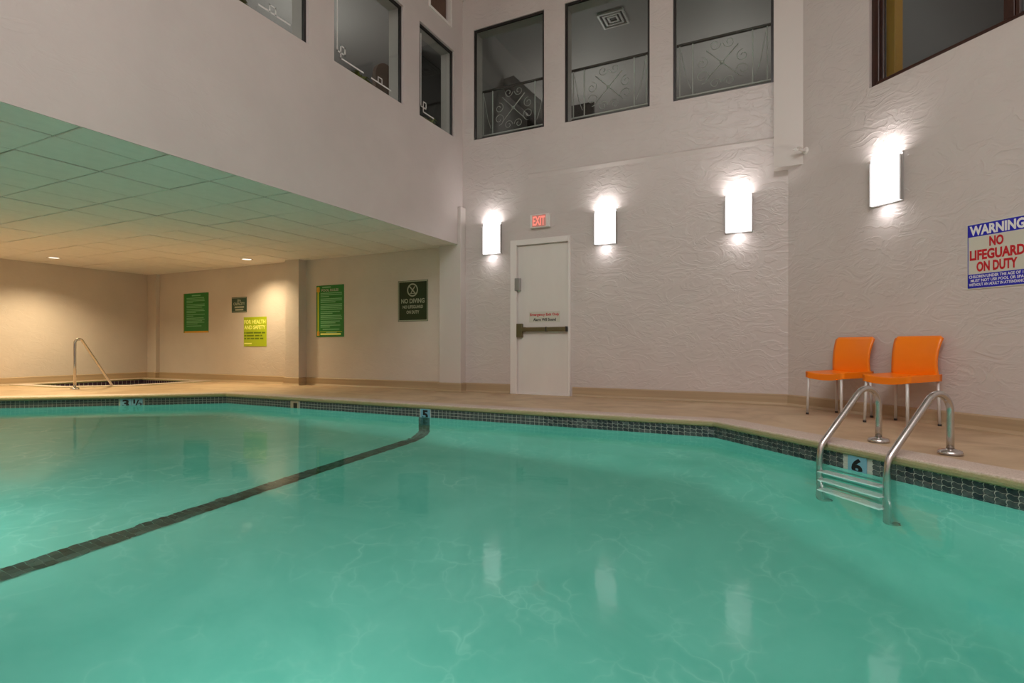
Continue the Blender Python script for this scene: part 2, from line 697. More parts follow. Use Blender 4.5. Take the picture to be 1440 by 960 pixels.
# positions of the depth markers and the skimmer along the band (no tiles there)
MARK = [((0.44, 4.24), 0.085), ((-3.72, 5.24), 0.075), ((-8.12, 4.461), 0.135), ((-5.83, 5.24), 0.075)]
spots = []
for i in range(len(POOL)):
    a, c = Vector(POOL[i]), Vector(POOL[(i + 1) % len(POOL)])
    d = c - a
    n = int(d.length / TP)
    if i in (0, 1):
        continue
    for k in range(n):
        p = a + d * ((k + 0.5) / n)
        if any((p - Vector(q)).length < hw + 0.012 for q, hw in MARK):
            continue
        for r_ in range(ROWS):
            spots.append((p.x, p.y, TTOP - (r_ + 0.5) * RP, math.atan2(d.y, d.x) + pi))
cf = Vector((-sin(radians(26.4)), cos(radians(26.4))))
cr = Vector((cos(radians(26.4)), sin(radians(26.4))))


def seen(x, y):
    d = cf.dot(Vector((x, y)))
    return d > 0.5 and abs(cr.dot(Vector((x, y)))) < d * 0.96


vis = sorted([s_ for s_ in spots if seen(s_[0], s_[1])], key=lambda s_: s_[0] ** 2 + s_[1] ** 2)
near = set(vis[:290])
rest = [s_ for s_ in spots if s_ not in near]
for i, (x, y, z, rz) in enumerate(vis[:290]):
    o = link('tile', TILES[0], pool, (x, y, z))
    # local -y must face into the pool
    o.rotation_euler = (0, 0, rz)
m = MB()
for i, (x, y, z, rz) in enumerate(rest):
    mt = Matrix.Translation((x, y, z)) @ Matrix.Rotation(rz, 4, 'Z')
    hw_, hh = (TP - 0.005) / 2, (RP - 0.004) / 2
    q = [mt @ Vector(v) for v in ((-hw_, -.003, -hh), (hw_, -.003, -hh), (hw_, -.003, hh), (-hw_, -.003, hh),
                                  (-hw_, .001, -hh), (hw_, .001, -hh), (hw_, .001, hh), (-hw_, .001, hh))]
    vs = [m.b.verts.new(v) for v in q]
    for ff in ((0, 1, 2, 3), (0, 4, 5, 1), (1, 5, 6, 2), (2, 6, 7, 3), (3, 7, 4, 0)):
        m.b.faces.new([vs[j] for j in ff])
tag(m.build('waterline_tiles', 'pool_tile', pool), kind='stuff')

# black marker line of tiles: up the far wall, round the cove and across the floor
path = []
zb = ZF(LINE_X)
for k in range(30):
    path.append(Vector((LINE_X, 5.24, -0.19 + (zb + RC + 0.19) * k / 30)))
for k in range(0, 17):
    ph = pi / 2 * k / 16
    path.append(Vector((LINE_X, 5.24 - RC * (1 - cos(ph)), zb + RC * (1 - sin(ph)))))
path.append(Vector((LINE_X, 0.70, zb)))
cum = [0]
for a, c in zip(path, path[1:]):
    cum.append(cum[-1] + (c - a).length)


def at_len(s_):
    for i in range(len(path) - 1):
        if cum[i + 1] >= s_:
            f = (s_ - cum[i]) / (cum[i + 1] - cum[i])
            return path[i].lerp(path[i + 1], f), (path[i + 1] - path[i]).normalized()
    return path[-1], (path[-1] - path[-2]).normalized()


line = struct(thing('trim_8', 'black tiled line across the pool floor and up the wall', None))
m = MB()
m.box(-.0245, .0245, -.0245, .0245, -0.002, 0.003)
LT = m.mesh('tile', 'line_tile')
m = MB()
prev = None
N = 120
for k in range(N + 1):
    p, d = at_len(cum[-1] * k / N)
    nrm = Vector((0, d.z, -d.y))
    row = [m.b.verts.new(p + Vector((sx_, 0, 0)) + nrm * 0.0012) for sx_ in (-.079, .079)]
    if prev:
        m.b.faces.new((prev[0], prev[1], row[1], row[0]))
    prev = row
m.build('grout_line', 'line_grout', line)
nt = int(cum[-1] / 0.052)
cells = []
for k in range(nt):
    p, d = at_len((k + 0.5) * 0.052)
    for j in (-1, 0, 1):
        cells.append((p, d, j))
m = MB()
for i, (p, d, j) in enumerate(cells):
    nrm = Vector((0, d.z, -d.y))
    mt = Matrix((Vector((1, 0, 0)), d, nrm)).transposed().to_4x4()
    if i < 294:
        o = link('tile', LT, line)
        o.matrix_local = Matrix.Translation(p + Vector((j * 0.052, 0, 0)) + nrm * 0.001) @ mt
    else:
        mm = Matrix.Translation(p + Vector((j * 0.052, 0, 0)) + nrm * 0.001) @ mt
        vs = [m.b.verts.new(mm @ Vector((x, y, .003))) for x, y in ((-.0245, -.0245), (.0245, -.0245), (.0245, .0245), (-.0245, .0245))]
        m.b.faces.new(vs)
tag(m.build('line_tiles', 'line_tile', line), kind='stuff')

# water
m = MB()
W = offset_poly(POOL, -0.02)
top = [m.b.verts.new((x, y, WL)) for x, y in W]
bot = [m.b.verts.new((x, y, -2.6)) for x, y in W]
m.b.faces.new(top)
m.b.faces.new(bot[::-1])
for i in range(len(W)):
    j = (i + 1) % len(W)
    m.b.faces.new((top[i], bot[i], bot[j], top[j]))
struct(m.build('water', 'water'), 'clear turquoise pool water with gentle ripples')

# coping: raised slab edge round the pool, rounded lip
prof = [(-0.31, -0.03), (-0.31, 0.004), (-0.29, 0.010), (-0.10, 0.022), (0.0, 0.023), (0.014, 0.018), (0.022, 0.006),
        (0.024, -0.010), (0.020, -0.026), (0.010, -0.034), (-0.02, -0.035)]
m = MB()
rr = []
for d, z in prof:
    rr.append([m.b.verts.new((x, y, z)) for x, y in offset_poly(POOL, d)])
for a, c in zip(rr, rr[1:]):
    for k in range(len(POOL)):
        f = m.b.faces.new((a[k], a[(k + 1) % len(POOL)], c[(k + 1) % len(POOL)], c[k]))
struct(m.build('trim_1', 'coping'), 'rough pinkish concrete coping round the pool')

# ------------------------------------------------------------------ structure: deck floor with holes for pool and spa
SPA = [(-12.18, 4.88), (-10.9, 4.95), (-10.25, 5.6), (-10.25, 6.9), (-12.18, 6.9)]
OUTER = [(AX - .1, -4.0), (3.7, -4.0), (3.7, 3.64), (0.12, 7.28), (AX - .1, 7.28)]
m = MB()
edges = []
for P in (OUTER, offset_poly(POOL, -0.30), SPA):
    vs = [m.b.verts.new((x, y, 0)) for x, y in P]
    edges += [m.b.edges.new((vs[i], vs[(i + 1) % len(vs)])) for i in range(len(vs))]
bmesh.ops.triangle_fill(m.b, edges=edges, use_beauty=True)
for f in m.b.faces:
    f.normal_update()
    if f.normal.z < 0:
        f.normal_flip()
struct(m.build('floor', 'deck', None, fix=False), 'brown coated pool deck')

# spa basin: tiled rim, water
spa = thing('spa', 'sunken hot tub with dark tiled rim in the alcove deck', 'hot tub', (0, 0, 0))
m = MB()
for i in range(len(SPA)):
    a, c = SPA[i], SPA[(i + 1) % len(SPA)]
    m.poly([(a[0], a[1], -0.8), (c[0], c[1], -0.8), (c[0], c[1], 0), (a[0], a[1], 0)])
m.poly([(x, y, -0.8) for x, y in SPA])
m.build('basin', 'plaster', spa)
for rim_d, rim_m in ((0.10, 'coping'),):
    m = MB()
    rr = [[m.b.verts.new((x, y, z)) for x, y in offset_poly(SPA, d)] for d, z in ((-.16, .002), (-.15, .016), (0.0, .02), (.015, .008), (.01, -.015), (-.02, -.02))]
    for a, c in zip(rr, rr[1:]):
        for k in range(len(SPA)):
            m.b.faces.new((a[k], a[(k + 1) % len(SPA)], c[(k + 1) % len(SPA)], c[k]))
    m.build('rim', rim_m, spa)
m = MB()
m2 = MB()
A = offset_poly(SPA, 0.004)
for i in range(len(SPA)):
    a, c = Vector(A[i]), Vector(A[(i + 1) % len(A)])
    m2.poly([(a.x, a.y, -0.17), (c.x, c.y, -0.17), (c.x, c.y, -0.012), (a.x, a.y, -0.012)])
    d = c - a
    n = int(d.length / 0.075)
    dn = d.normalized()
    inn = Vector((-dn.y, dn.x)) * 0.004
    for k in range(n):
        for r_ in range(2):
            p0 = a + d * ((k + .06) / n) + inn
            p1 = a + d * ((k + .94) / n) + inn
            z1 = -0.018 - r_ * 0.075
            m.poly([(p0.x, p0.y, z1 - .068), (p1.x, p1.y, z1 - .068), (p1.x, p1.y, z1), (p0.x, p0.y, z1)])
tag(m.build('rim_tiles', 'spa_tile_dark', spa), kind='stuff')
m2.build('grout_band', 'grout', spa)
m = MB()
m.poly([(x, y, -0.11) for x, y in offset_poly(SPA, 0.0)])
simple('spa_water', (0.05, 0.075, 0.07, 1), 0.04, 0, 0.6)
m.build('spa_water', 'spa_water', spa)

# ------------------------------------------------------------------ structure: walls
WIN_B = [(-4.215, -3.055), (-2.74, -1.562), (-1.264, -0.104)]
ZS, ZH = 3.82, 5.49
DOOR = (-3.53, -2.66, 0.0, 2.19)
walls('wall_back', LX - 0.24, RO[0] + 0.28, 0, TOP, [(a, c, ZS, ZH) for a, c in WIN_B] + [DOOR], 0.27, 'stucco_rough', (0, WY, 0), 0)
WIN_L = [(2.92, 4.14), (4.50, 5.723), (6.071, 6.946)]
LH = 5.10
UP_O = (6.30, 6.85, 5.43, 6.7)
walls('wall_left', -4.0, WY, CZ + 0.0125, TOP, [(a, c, ZS, LH) for a, c in WIN_L] + [UP_O], 0.24, 'stucco_soft', (LX, 0, 0), L_RZ)
RW = (1.012, 3.4, 3.26, 4.95)
walls('wall_right', -0.25, 5.05, 0, TOP, [RW], 0.25, 'stucco_rough', RO, R_RZ)
walls('wall_right_side', -4.0 - 3.65, 4.0 - 3.65 + 3.65, 0, TOP, [], 0.2, 'stucco_soft', (3.6, 0, 0), -pi / 2)
walls('wall_front', -3.9, -AX + .2, 0, TOP, [], 0.2, 'stucco_soft', (0, -4.0, 0), pi)
walls('wall_alcove_left', -4.0, WY, 0, CZ + 0.2, [], 0.2, 'stucco_alcove', (AX, 0, 0), L_RZ)

# sign-wall skin of the alcove: smoother stucco on the same wall
m = MB()
m.box(AX, LX - 0.24, WY - 0.006, WY + 0.27, 0, CZ + 0.12)
struct(m.build('wall_alcove_back', 'stucco_alcove'))

# plastered lip along the lower edge of the overhang
m = MB()
m.box(LX - .012, LX, -4.0, WY, CZ - .004, CZ + .0125)
struct(m.build('trim_9', 'stucco_soft'), 'plastered lower edge of the overhang')
# columns and boxed pier
m = MB()
m.box(-8.04, -7.70, WY - 0.175, WY, 0, CZ + .01, 0.006)
struct(m.build('trim_2', 'stucco_alcove'), 'boxed pilaster on the sign wall of the alcove')
m = MB()
m.box(-4.74, -4.357, WY - 0.145, WY, 0, CZ - 0.002, 0.005)
m.box(-4.46, -4.357, WY - 0.145, WY, CZ - .01, 2.80, 0.003)
struct(m.build('trim_3', 'paint_smooth'), 'pale boxed column under the end of the overhang')
m = MB()
m.box(AX, -12.03, WY - 0.09, WY, 0, CZ, 0.006)
struct(m.build('trim_4', 'stucco_alcove'), 'narrow pilaster in the far corner of the alcove')
m = MB()
m.poly([(-0.10, 7.03, 2.76), (0.20, 7.03, 2.76), (0.05, 7.18, 2.76), (-0.10, 7.18, 2.76)])
m.poly([(-0.10, 7.03, TOP), (0.20, 7.03, TOP), (0.05, 7.18, TOP), (-0.10, 7.18, TOP)])
m.poly([(-0.10, 7.03, 2.76), (0.20, 7.03, 2.76), (0.20, 7.03, TOP), (-0.10, 7.03, TOP)])
m.poly([(-0.10, 7.03, 2.76), (-0.10, 7.18, 2.76), (-0.10, 7.18, TOP), (-0.10, 7.03, TOP)])
m.poly([(0.20, 7.03, 2.76), (0.20, 7.03, TOP), (0.05, 7.18, TOP), (0.05, 7.18, 2.76)])
struct(m.build('trim_5', 'paint_smooth'), 'boxed vertical chase hanging in the wall bend')
# plaster ledge line across the door wall
m = MB()
m.poly([(-3.3, WY, 3.185), (-0.1, WY, 3.172), (-0.1, WY - .012, 3.150), (-3.3, WY - .012, 3.163)])
m.poly([(-3.3, WY - .012, 3.163), (-0.1, WY - .012, 3.150), (-0.1, WY, 3.10), (-3.3, WY, 3.11)])
struct(m.build('trim_6', 'stucco_soft', None), 'faint plaster ledge under the upper windows')

# baseboards
def base_run(name, pts, h=0.14, t_=0.022):
    """cove base along a polyline; room on the right-hand side of travel"""
    m = MB()
    n = len(pts)
    P = [Vector(p) for p in pts]
    offs = []
    for i in range(n):
        ds = []
        if i > 0:
            ds.append((P[i] - P[i - 1]).normalized())
        if i < n - 1:
            ds.append((P[i + 1] - P[i]).normalized())
        ns = [Vector((d.y, -d.x)) for d in ds]
        k = ns[0] if len(ns) == 1 else (ns[0] + ns[1]) / (1 + ns[0].dot(ns[1]))
        offs.append(k)
    rows = []
    for d, z in ((0, h), (t_ * .6, h - .003), (t_, h - .012), (t_, .03), (t_ * 1.7, .008), (t_ * 2.6, 0.001)):
        rows.append([m.b.verts.new((p.x + k.x * d, p.y + k.y * d, z)) for p, k in zip(P, offs)])
    for a, c in zip(rows, rows[1:]):
        for i in range(n - 1):
            m.b.faces.new((a[i], a[i + 1], c[i + 1], c[i]))
    return struct(m.build(name, 'baseboard'))


WF = WY - 0.006
base_run('baseboard_alcove', [(AX, -3.9), (AX, WY - .09), (-12.03, WY - .09), (-12.03, WF), (-8.04, WF), (-8.04, WY - .175), (-7.70, WY - .175), (-7.70, WF),
                              (-4.74, WF), (-4.74, WY - .145), (-4.357, WY - .145), (-4.357, WY), (-3.585, WY)])
base_run('baseboard_back', [(-2.62, WY), (0.05, WY), (0.05 + 4.9 * S2, WY - 4.9 * S2)], h=0.13)

# ceilings
m = MB()
m.box(LX - 0.2, 3.8, -4.2, WY + .3, TOP, TOP + 0.1)
struct(m.build('ceiling_hall', 'paint_smooth'))
m = MB()
m.box(AX - .1, LX - 0.02, -4.0, WY, CZ + 0.012, CZ + 0.12)
ceil = struct(m.build('ceiling', 'ceiling_grid'), 'dropped ceiling of square tiles over the alcove')
rng = random.Random(3)
xs = [LX - 0.012] + [-4.81 - 0.61 * k for k in range(13)]
xs = [x for x in xs if x > AX] + [AX]
ys = [WY - 0.01]
y = 6.985
while y > -4.0:
    ys.append(y)
    y -= 0.61
ys.append(-4.0)
for i in range(len(xs) - 1):
    for j in range(len(ys) - 1):
        x1, x0 = xs[i], xs[i + 1]
        y1, y0 = ys[j], ys[j + 1]
        g_ = 0.009
        if x1 - x0 < .05 or y1 - y0 < .05:
            continue
        cxm, cym = (x0 + x1) / 2, (y0 + y1) / 2
        m = MB()
        m.box(x0 - cxm + g_, x1 - cxm - g_, y0 - cym + g_, y1 - cym - g_, 0, 0.012, 0.004, 1)
        o = m.build('ceiling_tile', 'ceiling_tile', ceil)
        o.location = (cxm, cym, CZ + rng.uniform(-.002, .003))
        o.rotation_euler = (rng.uniform(-.006, .006), rng.uniform(-.006, .006), 0)

# ------------------------------------------------------------------ windows of the door wall
def window(name, a, c, z0, z1, loc, rz, T, frame_mat, fw, fd, glass, label, lintel=True):
    w_ = struct(thing(name, label, None, loc, rz))
    m = MB()
    for x0, x1, q0, q1 in ((a, a + fw, z0, z1), (c - fw, c, z0, z1), (a + fw, c - fw, z1 - fw, z1), (a + fw, c - fw, z0, z0 + fw * .5)):
        m.box(x0, x1, fd, fd + 0.03, q0, q1)
    m.build('window_frame', frame_mat, w_)
    m = MB()
    m.box(a + fw, c - fw, fd + 0.012, fd + 0.018, z0 + fw * .5, z1 - fw)
    m.build('pane', glass, w_)
    return w_


for i, (a, c) in enumerate(WIN_B):
    window('window_%d' % (i + 1), a, c, ZS, ZH, (0, WY, 0), 0, 0.27, 'black_frame', 0.03, 0.02, 'window_glass',
           ['black framed upper window nearest the corner on the door wall', 'black framed upper window in the middle of the door wall',
            'black framed upper window beside the hanging chase'][i])


def strip(m, p, q, wd):
    """flat strip in local x/z between two points"""
    p, q = Vector(p), Vector(q)
    d = (q - p).normalized() * wd / 2
    n_ = Vector((-d.y, d.x))
    P = [p - d - n_, q + d - n_, q + d + n_, p - d + n_]
    m.poly([(v.x, 0, v.y) for v in P])


for i, (a, c) in enumerate(WIN_L):
    w_ = window('window_%d' % (i + 4), a, c, ZS, LH, (LX, 0, 0), L_RZ, 0.24, 'black_frame', 0.03, 0.035, 'window_glass',
                ['upper window above the alcove cut by the frame top', 'wide upper window above the alcove with key pattern etching', 'narrow upper window beside the corner'][i])
    m = MB()
    x0, x1 = a + .095, c - .20
    zb = ZS + 0.11
    # key-pattern border: along the left side, a square curl in the corner, along the sill
    strip(m, (x0, LH - .12), (x0, zb + .06), .018)
    strip(m, (x0, zb + .06), (x0 + .12, zb + .06), .018)
    strip(m, (x0 + .12, zb + .06), (x0 + .12, zb + .14), .018)
    strip(m, (x0 + .12, zb + .14), (x0 + .055, zb + .14), .018)
    strip(m, (x0 + .055, zb + .14), (x0 + .055, zb), .018)
    strip(m, (x0 + .055, zb), (x0 + (.42 if i < 2 else .3), zb), .018)
    if i < 2:
        k = x1 - .36
        strip(m, (k, zb), (x1, zb), .018)
        strip(m, (k + .12, zb), (k + .12, zb + .07), .014)
        strip(m, (k + .12, zb + .07), (k + .19, zb + .07), .014)
        strip(m, (k + .19, zb + .07), (k + .19, zb), .014)
    o = m.build('etched_border', 'etched', w_)
    o.location = (0, 0.0462, 0)
    o['label'] = 'white etched key pattern line'

# brown panelled opening above the left windows
w_ = struct(thing('window_7', 'small upper opening with white frame and brown wooden panels', None, (LX, 0, 0), L_RZ))
a, c, z0, z1 = UP_O
m = MB()
for x0, x1, q0, q1 in ((a - .02, a + .02, z0 - .02, z1), (c - .02, c + .02, z0 - .02, z1), (a + .02, c - .02, z0 - .02, z0 + .02)):
    m.box(x0, x1, -0.012, 0.05, q0, q1, 0.003, 1)
m.build('window_frame', 'paint_white', w_)
for k in range(2):
    m = MB()
    h_ = (c - a - .04) / 2
    m.box(a + .02 + k * h_ + .004, a + .02 + (k + 1) * h_ - .004, 0.06 + k * .01, 0.09 + k * .01, z0 + .02, z1, 0.004, 1)
    m.build('wood_panel', 'brown_wood', w_)

# right window with dark wooden frame
w_ = struct(thing('window_8', 'large upper window with dark wooden frame on the right wall', None, RO, R_RZ))
a, c, z0, z1 = RW
m = MB()
m.box(a, a + .075, 0.03, 0.10, z0, z1, 0.004, 1)
m.box(c - .075, c, 0.045, 0.10, z0, z1, 0.004, 1)
m.box(a + .075, c - .075, 0.045, 0.10, z1 - .075, z1, 0.004, 1)
m.box(a + .075, c - .075, -0.006, 0.10, z0, z0 + .03, 0.004, 1)
m.box(a + .075, a + .10, 0.06, 0.10, z0 + .03, z1 - .075, 0.003, 1)
m.build('window_frame', 'dark_wood', w_)
m = MB()
m.box(2.125, 2.20, 0.05, 0.10, z0 + .03, z1 - .075, 0.004, 1)
m.box(2.205, 2.235, 0.055, 0.10, z0 + .03, z1 - .075, 0.004, 1)
m.build('mullion', 'dark_wood', w_)
for x0, x1 in ((a + .10, 2.125), (2.235, c - .075)):
    m = MB()
    m.box(x0, x1, 0.078, 0.084, z0 + .03, z1 - .075)
    m.build('pane', 'dark_glass', w_)
m = MB()
m.box(a + .075, a + .165, 0.13, 0.24, z0 + .01, z1 - .01, 0.004, 1)
o = m.build('jamb_post', 'amber_wood', w_)
o['label'] = 'amber varnished inner post'

# ------------------------------------------------------------------ rooms behind the upper windows
def room(name, x0, x1, y0, y1, z0, z1, loc, rz, mat, floor_mat, open_front=True):
    m = MB()
    m.poly([(x0, y1, z0), (x1, y1, z0), (x1, y1, z1), (x0, y1, z1)])
    m.poly([(x0, y0, z0), (x0, y1, z0), (x0, y1, z1), (x0, y0, z1)])
    m.poly([(x1, y0, z0), (x1, y1, z0), (x1, y1, z1), (x1, y0, z1)])
    m.poly([(x0, y0, z1), (x1, y0, z1), (x1, y1, z1), (x0, y1, z1)])
    o = m.build(name, mat, None, fix=False)
    o.location = loc
    o.rotation_euler = (0, 0, rz)
    struct(o)
    m = MB()
    m.box(x0, x1, y0, y1, z0 - .14, z0)
    f = m.build(name.replace('wall', 'floor'), floor_mat)
    f.location = loc
    f.rotation_euler = (0, 0, rz)
    struct(f)


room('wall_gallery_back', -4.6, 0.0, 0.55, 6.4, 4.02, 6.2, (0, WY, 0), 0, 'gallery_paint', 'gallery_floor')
m = MB()
m.box(-4.6, 0.0, WY + .27, WY + .55, 3.66, 3.80)
struct(m.build('floor_gallery_edge', 'gallery_floor'))
m = MB()
m.poly([(-4.6, WY + .27, 6.2), (0, WY + .27, 6.2), (0, WY + .55, 6.2), (-4.6, WY + .55, 6.2)])
m.poly([(-4.6, WY + .27, 3.8), (-4.6, WY + .55, 3.8), (-4.6, WY + .55, 6.2), (-4.6, WY + .27, 6.2)])
m.poly([(0, WY + .27, 3.8), (0, WY + .55, 3.8), (0, WY + .55, 6.2), (0, WY + .27, 6.2)])
struct(m.build('ceiling_gallery_edge', 'gallery_paint'))
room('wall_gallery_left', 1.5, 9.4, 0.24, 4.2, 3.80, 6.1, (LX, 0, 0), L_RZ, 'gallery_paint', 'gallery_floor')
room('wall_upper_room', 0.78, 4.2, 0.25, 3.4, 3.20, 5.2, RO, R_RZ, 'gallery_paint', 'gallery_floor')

# sloping beam and dark doorway seen through the corner window
m = MB()
m.tube([(-4.55, 9.0, 5.55), (-3.15, 9.0, 4.1)], 0.16, 4)
struct(m.build('trim_7', 'gallery_paint'), 'sloping plastered beam behind the corner window')
m = MB()
m.box(-4.58, -3.2, 9.9, 9.96, 4.03, 5.3)
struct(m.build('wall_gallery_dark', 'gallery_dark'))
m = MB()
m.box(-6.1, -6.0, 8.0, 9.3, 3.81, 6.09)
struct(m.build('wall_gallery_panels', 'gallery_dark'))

# ceiling vent in the gallery
v = thing('ceiling_vent', 'square white ceiling vent seen through the middle upper window', 'vent', (-2.56, 8.98, 6.2))
m = MB()
for d in (0.22, 0.15, 0.085):
    for x0, x1, y0, y1 in ((-d, d, -d, -d + .03), (-d, d, d - .03, d), (-d, -d + .03, -d + .03, d - .03), (d - .03, d, -d + .03, d - .03)):
        m.box(x0, x1, y0, y1, -.03 + (.22 - d) * .05, -.002)
m.build('vent_louvre', 'paint_white', v)
m = MB()
m.box(-.2, .2, -.2, .2, -.006, -.001)
m.build('vent_backing', 'gallery_dark', v)
sd = thing('smoke_detector', 'round smoke detector on the ceiling behind the middle upper window', 'smoke detector', (-2.42, 8.25, 6.2))
m = MB()
m.lathe([(0, -.05), (.045, -.05), (.06, -.035), (.075, -.012), (.075, 0)], 20)
m.build('detector_body', 'paint_white', sd)
m = MB()
m.lathe([(0, -.062), (.02, -.06), (.024, -.05)], 12)
m.build('sensor_cap', 'dark_plastic', sd)

# wrought-iron railing
rl = thing('railing', 'pale wrought iron scroll railing behind the door wall windows', 'railing', (0, 7.9, 0))
RT, RB = 4.90, 4.17
m = MB()
m.box(-4.55, -0.05, -.018, .018, RT - .02, RT + .012, .004, 1)
m.build('top_rail', 'gallery_dark', rl)
m = MB()
m.box(-4.55, -0.05, -.012, .012, RB - .012, RB + .012, .003, 1)
m.build('bottom_rail', 'iron_white', rl)
bm_ = MB()
bm_.box(-.007, .007, -.007, .007, RB, RT)
BAR = bm_.mesh('baluster', 'iron_white')
for c in (-0.745, -2.32, -3.895):
    for dx in (-.555, -.38, .38, .555):
        if -4.5 < c + dx < -.07:
            link('baluster', BAR, rl, (c + dx, 0, 0))
    zc = 4.535
    m = MB()
    for sx_ in (-1, 1):
        m.tube([(c - sx_ * .20, -.005, zc - .20), (c, -.005, zc), (c + sx_ * .20, -.005, zc + .20)], .0075, 6)
    m.lathe([(0, -.03), (.028, -.012), (.028, .012), (0, .03)], 10, (c, -.008, zc))
    m.build('cross_bar', 'iron_white', rl)
    m = MB()

    def spiral(cx_, cz_, r0, a0, turns, sgn):
        pts = []
        for k in range(19):
            f = k / 18
            an = a0 + sgn * turns * 2 * pi * f
            rad = r0 * (1 - .72 * f)
            pts.append((cx_ + rad * cos(an), 0, cz_ + rad * sin(an)))
        m.tube(pts, .005, 5, False)

    for sx_ in (-1, 1):
        spiral(c + sx_ * .26, zc + .04, .085, pi / 2, 1.2, sx_)
        spiral(c + sx_ * .26, zc - .14, .10, -pi / 2, 1.2, -sx_)
        spiral(c + sx_ * .09, zc + .26, .075, 0 if sx_ < 0 else pi, 1.2, sx_)
        spiral(c + sx_ * .09, zc - .26, .075, 0 if sx_ < 0 else pi, 1.2, -sx_)
    for sx_ in (-1, 1):
        m.tube([(c + sx_ * .54, 0, RT - .08), (c + sx_ * .47, 0, zc - .10), (c + sx_ * .41, 0, RB + .1)], .005, 5, False)
    m.build('scrollwork', 'iron_white', rl)

# small plants on the sill behind the left windows
def plant(y, label):
    t_ = thing('potted_plant', label, 'plant', (LX - .155, y, ZS), 0, 'plants behind the left upper windows')
    m = MB()
    m.lathe([(0, 0), (.05, 0), (.062, .05), (.054, .05), (.05, .04), (0, .04)], 12)
    m.build('pot', 'gallery_floor', t_)
    m = MB()
    rg = random.Random(int(y * 100))
    for k in range(26):
        an = rg.uniform(0, 2 * pi)
        ln = rg.uniform(.09, .16)
        up = rg.uniform(.5, 1.3)
        d = Vector((cos(an) * .5, sin(an) * 1.3, 0))
        s_ = Vector((-d.y, d.x, 0)) * .016
        p0 = Vector((0, 0, .045))
        p1 = p0 + d * ln * .5 + Vector((0, 0, ln * up * .7))
        p2 = p0 + d * ln + Vector((0, 0, ln * up * .6))
        m.poly([p0 - s_ * .3, p0 + s_ * .3, p1 + s_, p2, p1 - s_])
    tag(m.build('foliage', 'leaf', t_), kind='stuff')


plant(3.40, 'small yellow green plant in the left window at the frame top')
plant(5.10, 'small yellow green plant on the sill of the wide etched window')
plant(6.52, 'small leafy plant on the sill of the narrow corner window')

# arched armchair in the gallery, its back seen through the wide left window
ac = thing('armchair', 'dark brown arched chair back behind the wide etched window', 'chair', (-5.35, 6.28, 3.80), L_RZ)
m = MB()
A_ = []
for k in range(13):
    an = pi * k / 12
    A_.append((-.25 * cos(an), .72 + .24 * sin(an)))
pts = [(-.25, .30)] + A_ + [(.25, .30)]
f0 = [m.b.verts.new((x, -.22, z)) for x, z in pts]
f1 = [m.b.verts.new((x, -.16, z)) for x, z in pts]
m.b.faces.new(f0)
m.b.faces.new(f1[::-1])
for k in range(len(pts)):
    m.b.faces.new((f0[k], f1[k], f1[(k + 1) % len(pts)], f0[(k + 1) % len(pts)]))
m.build('backrest', 'brown_wood', ac)
m = MB()
m.box(-.26, .26, -.22, .28, .36, .46, .02)
m.build('seat', 'brown_wood', ac)
for x in (-.22, .22):
    for y in (-.17, .24):
        m = MB()
        m.tube([(x, y, .0), (x, y, .37)], .022, 8)
        m.build('leg', 'dark_wood', ac)

# small white fitting in the top corner
o = thing('wall_fitting', 'small white fitting high in the corner between left and back walls', 'fitting', (LX + .03, WY - .03, 5.98))
m = MB()
m.lathe([(0, 0), (.03, .004), (.035, .03), (.02, .06), (0, .065)], 14)
m.build('fitting_body', 'paint_white', o)

# ------------------------------------------------------------------ door
d_ = struct(thing('door_1', 'grey white emergency exit door with bronze push bar', None, (0, WY, 0), 0))
m = MB()
m.box(-3.58, -3.478, -.03, .12, 0, 2.235, .004, 1)
m.box(-2.685, -2.655, -.03, .12, 0, 2.235, .004, 1)
m.box(-3.478, -2.685, -.03, .12, 2.155, 2.235, .004, 1)
m.build('door_frame', 'paint_white', d_)
m = MB()
m.box(-3.474, -2.689, .012, .055, .012, 2.15, .003, 1)
m.build('door_slab', 'door_paint', d_)
m = MB()
m.box(-3.474, -2.67, -.035, .10, 0, .012, .003, 1)
m.build('threshold', 'paint_white', d_)
pb = thing('push_bar', None, None)
pb.parent = d_
m = MB()
m.box(-3.475, -3.385, -.045, .012, .825, 1.02, .006)
m.build('latch_case', 'bronze', pb)
m = MB()
m.box(-3.385, -2.70, -.06, -.012, .905, .965, .012)
m.box(-3.385, -3.34, -.03, .012, .90, .97, .005)
m.build('bar', 'bronze', pb)
m = MB()
m.box(-3.012, -2.992, -.063, -.010, .902, .968, .003, 1)
m.box(-2.712, -2.694, -.062, .012, .90, .970, .003, 1)
m.build('end_cap', 'dark_plastic', pb)
m = MB()
m.box(-3.50, -3.42, -.05, .012, 1.50, 1.68, .006)
o = m.build('contact_box', 'grey_metal', d_)
o['label'] = 'small grey alarm contact box'
m = MB()
m.box(-3.29, -2.815, .009, .0125, 1.035, 1.19)
ns = m.build('notice', 'sign_white', d_)
letter(ns, 'Emergency Exit Only', -3.052, 1.142, .05, .45, 'ink_red', .0085, .03)
letter(ns, 'Alarm Will Sound', -3.052, 1.075, .042, .35, 'ink_black', .0085, .03)

# exit sign
e_ = thing('exit_sign', 'lit red exit sign above the emergency door', 'sign', (-3.10, WY, 2.475))
m = MB()
m.box(-.15, .15, -.055, 0, -.095, .095, .006)
m.build('housing', 'paint_white', e_)
m = MB()
m.box(-.115, .095, -.058, -.05, -.082, .082)
m.build('lit_panel', 'exit_panel', e_)
letter(e_, 'EXIT', -.01, 0, .13, .19, 'exit_letter', -.0585, .03)

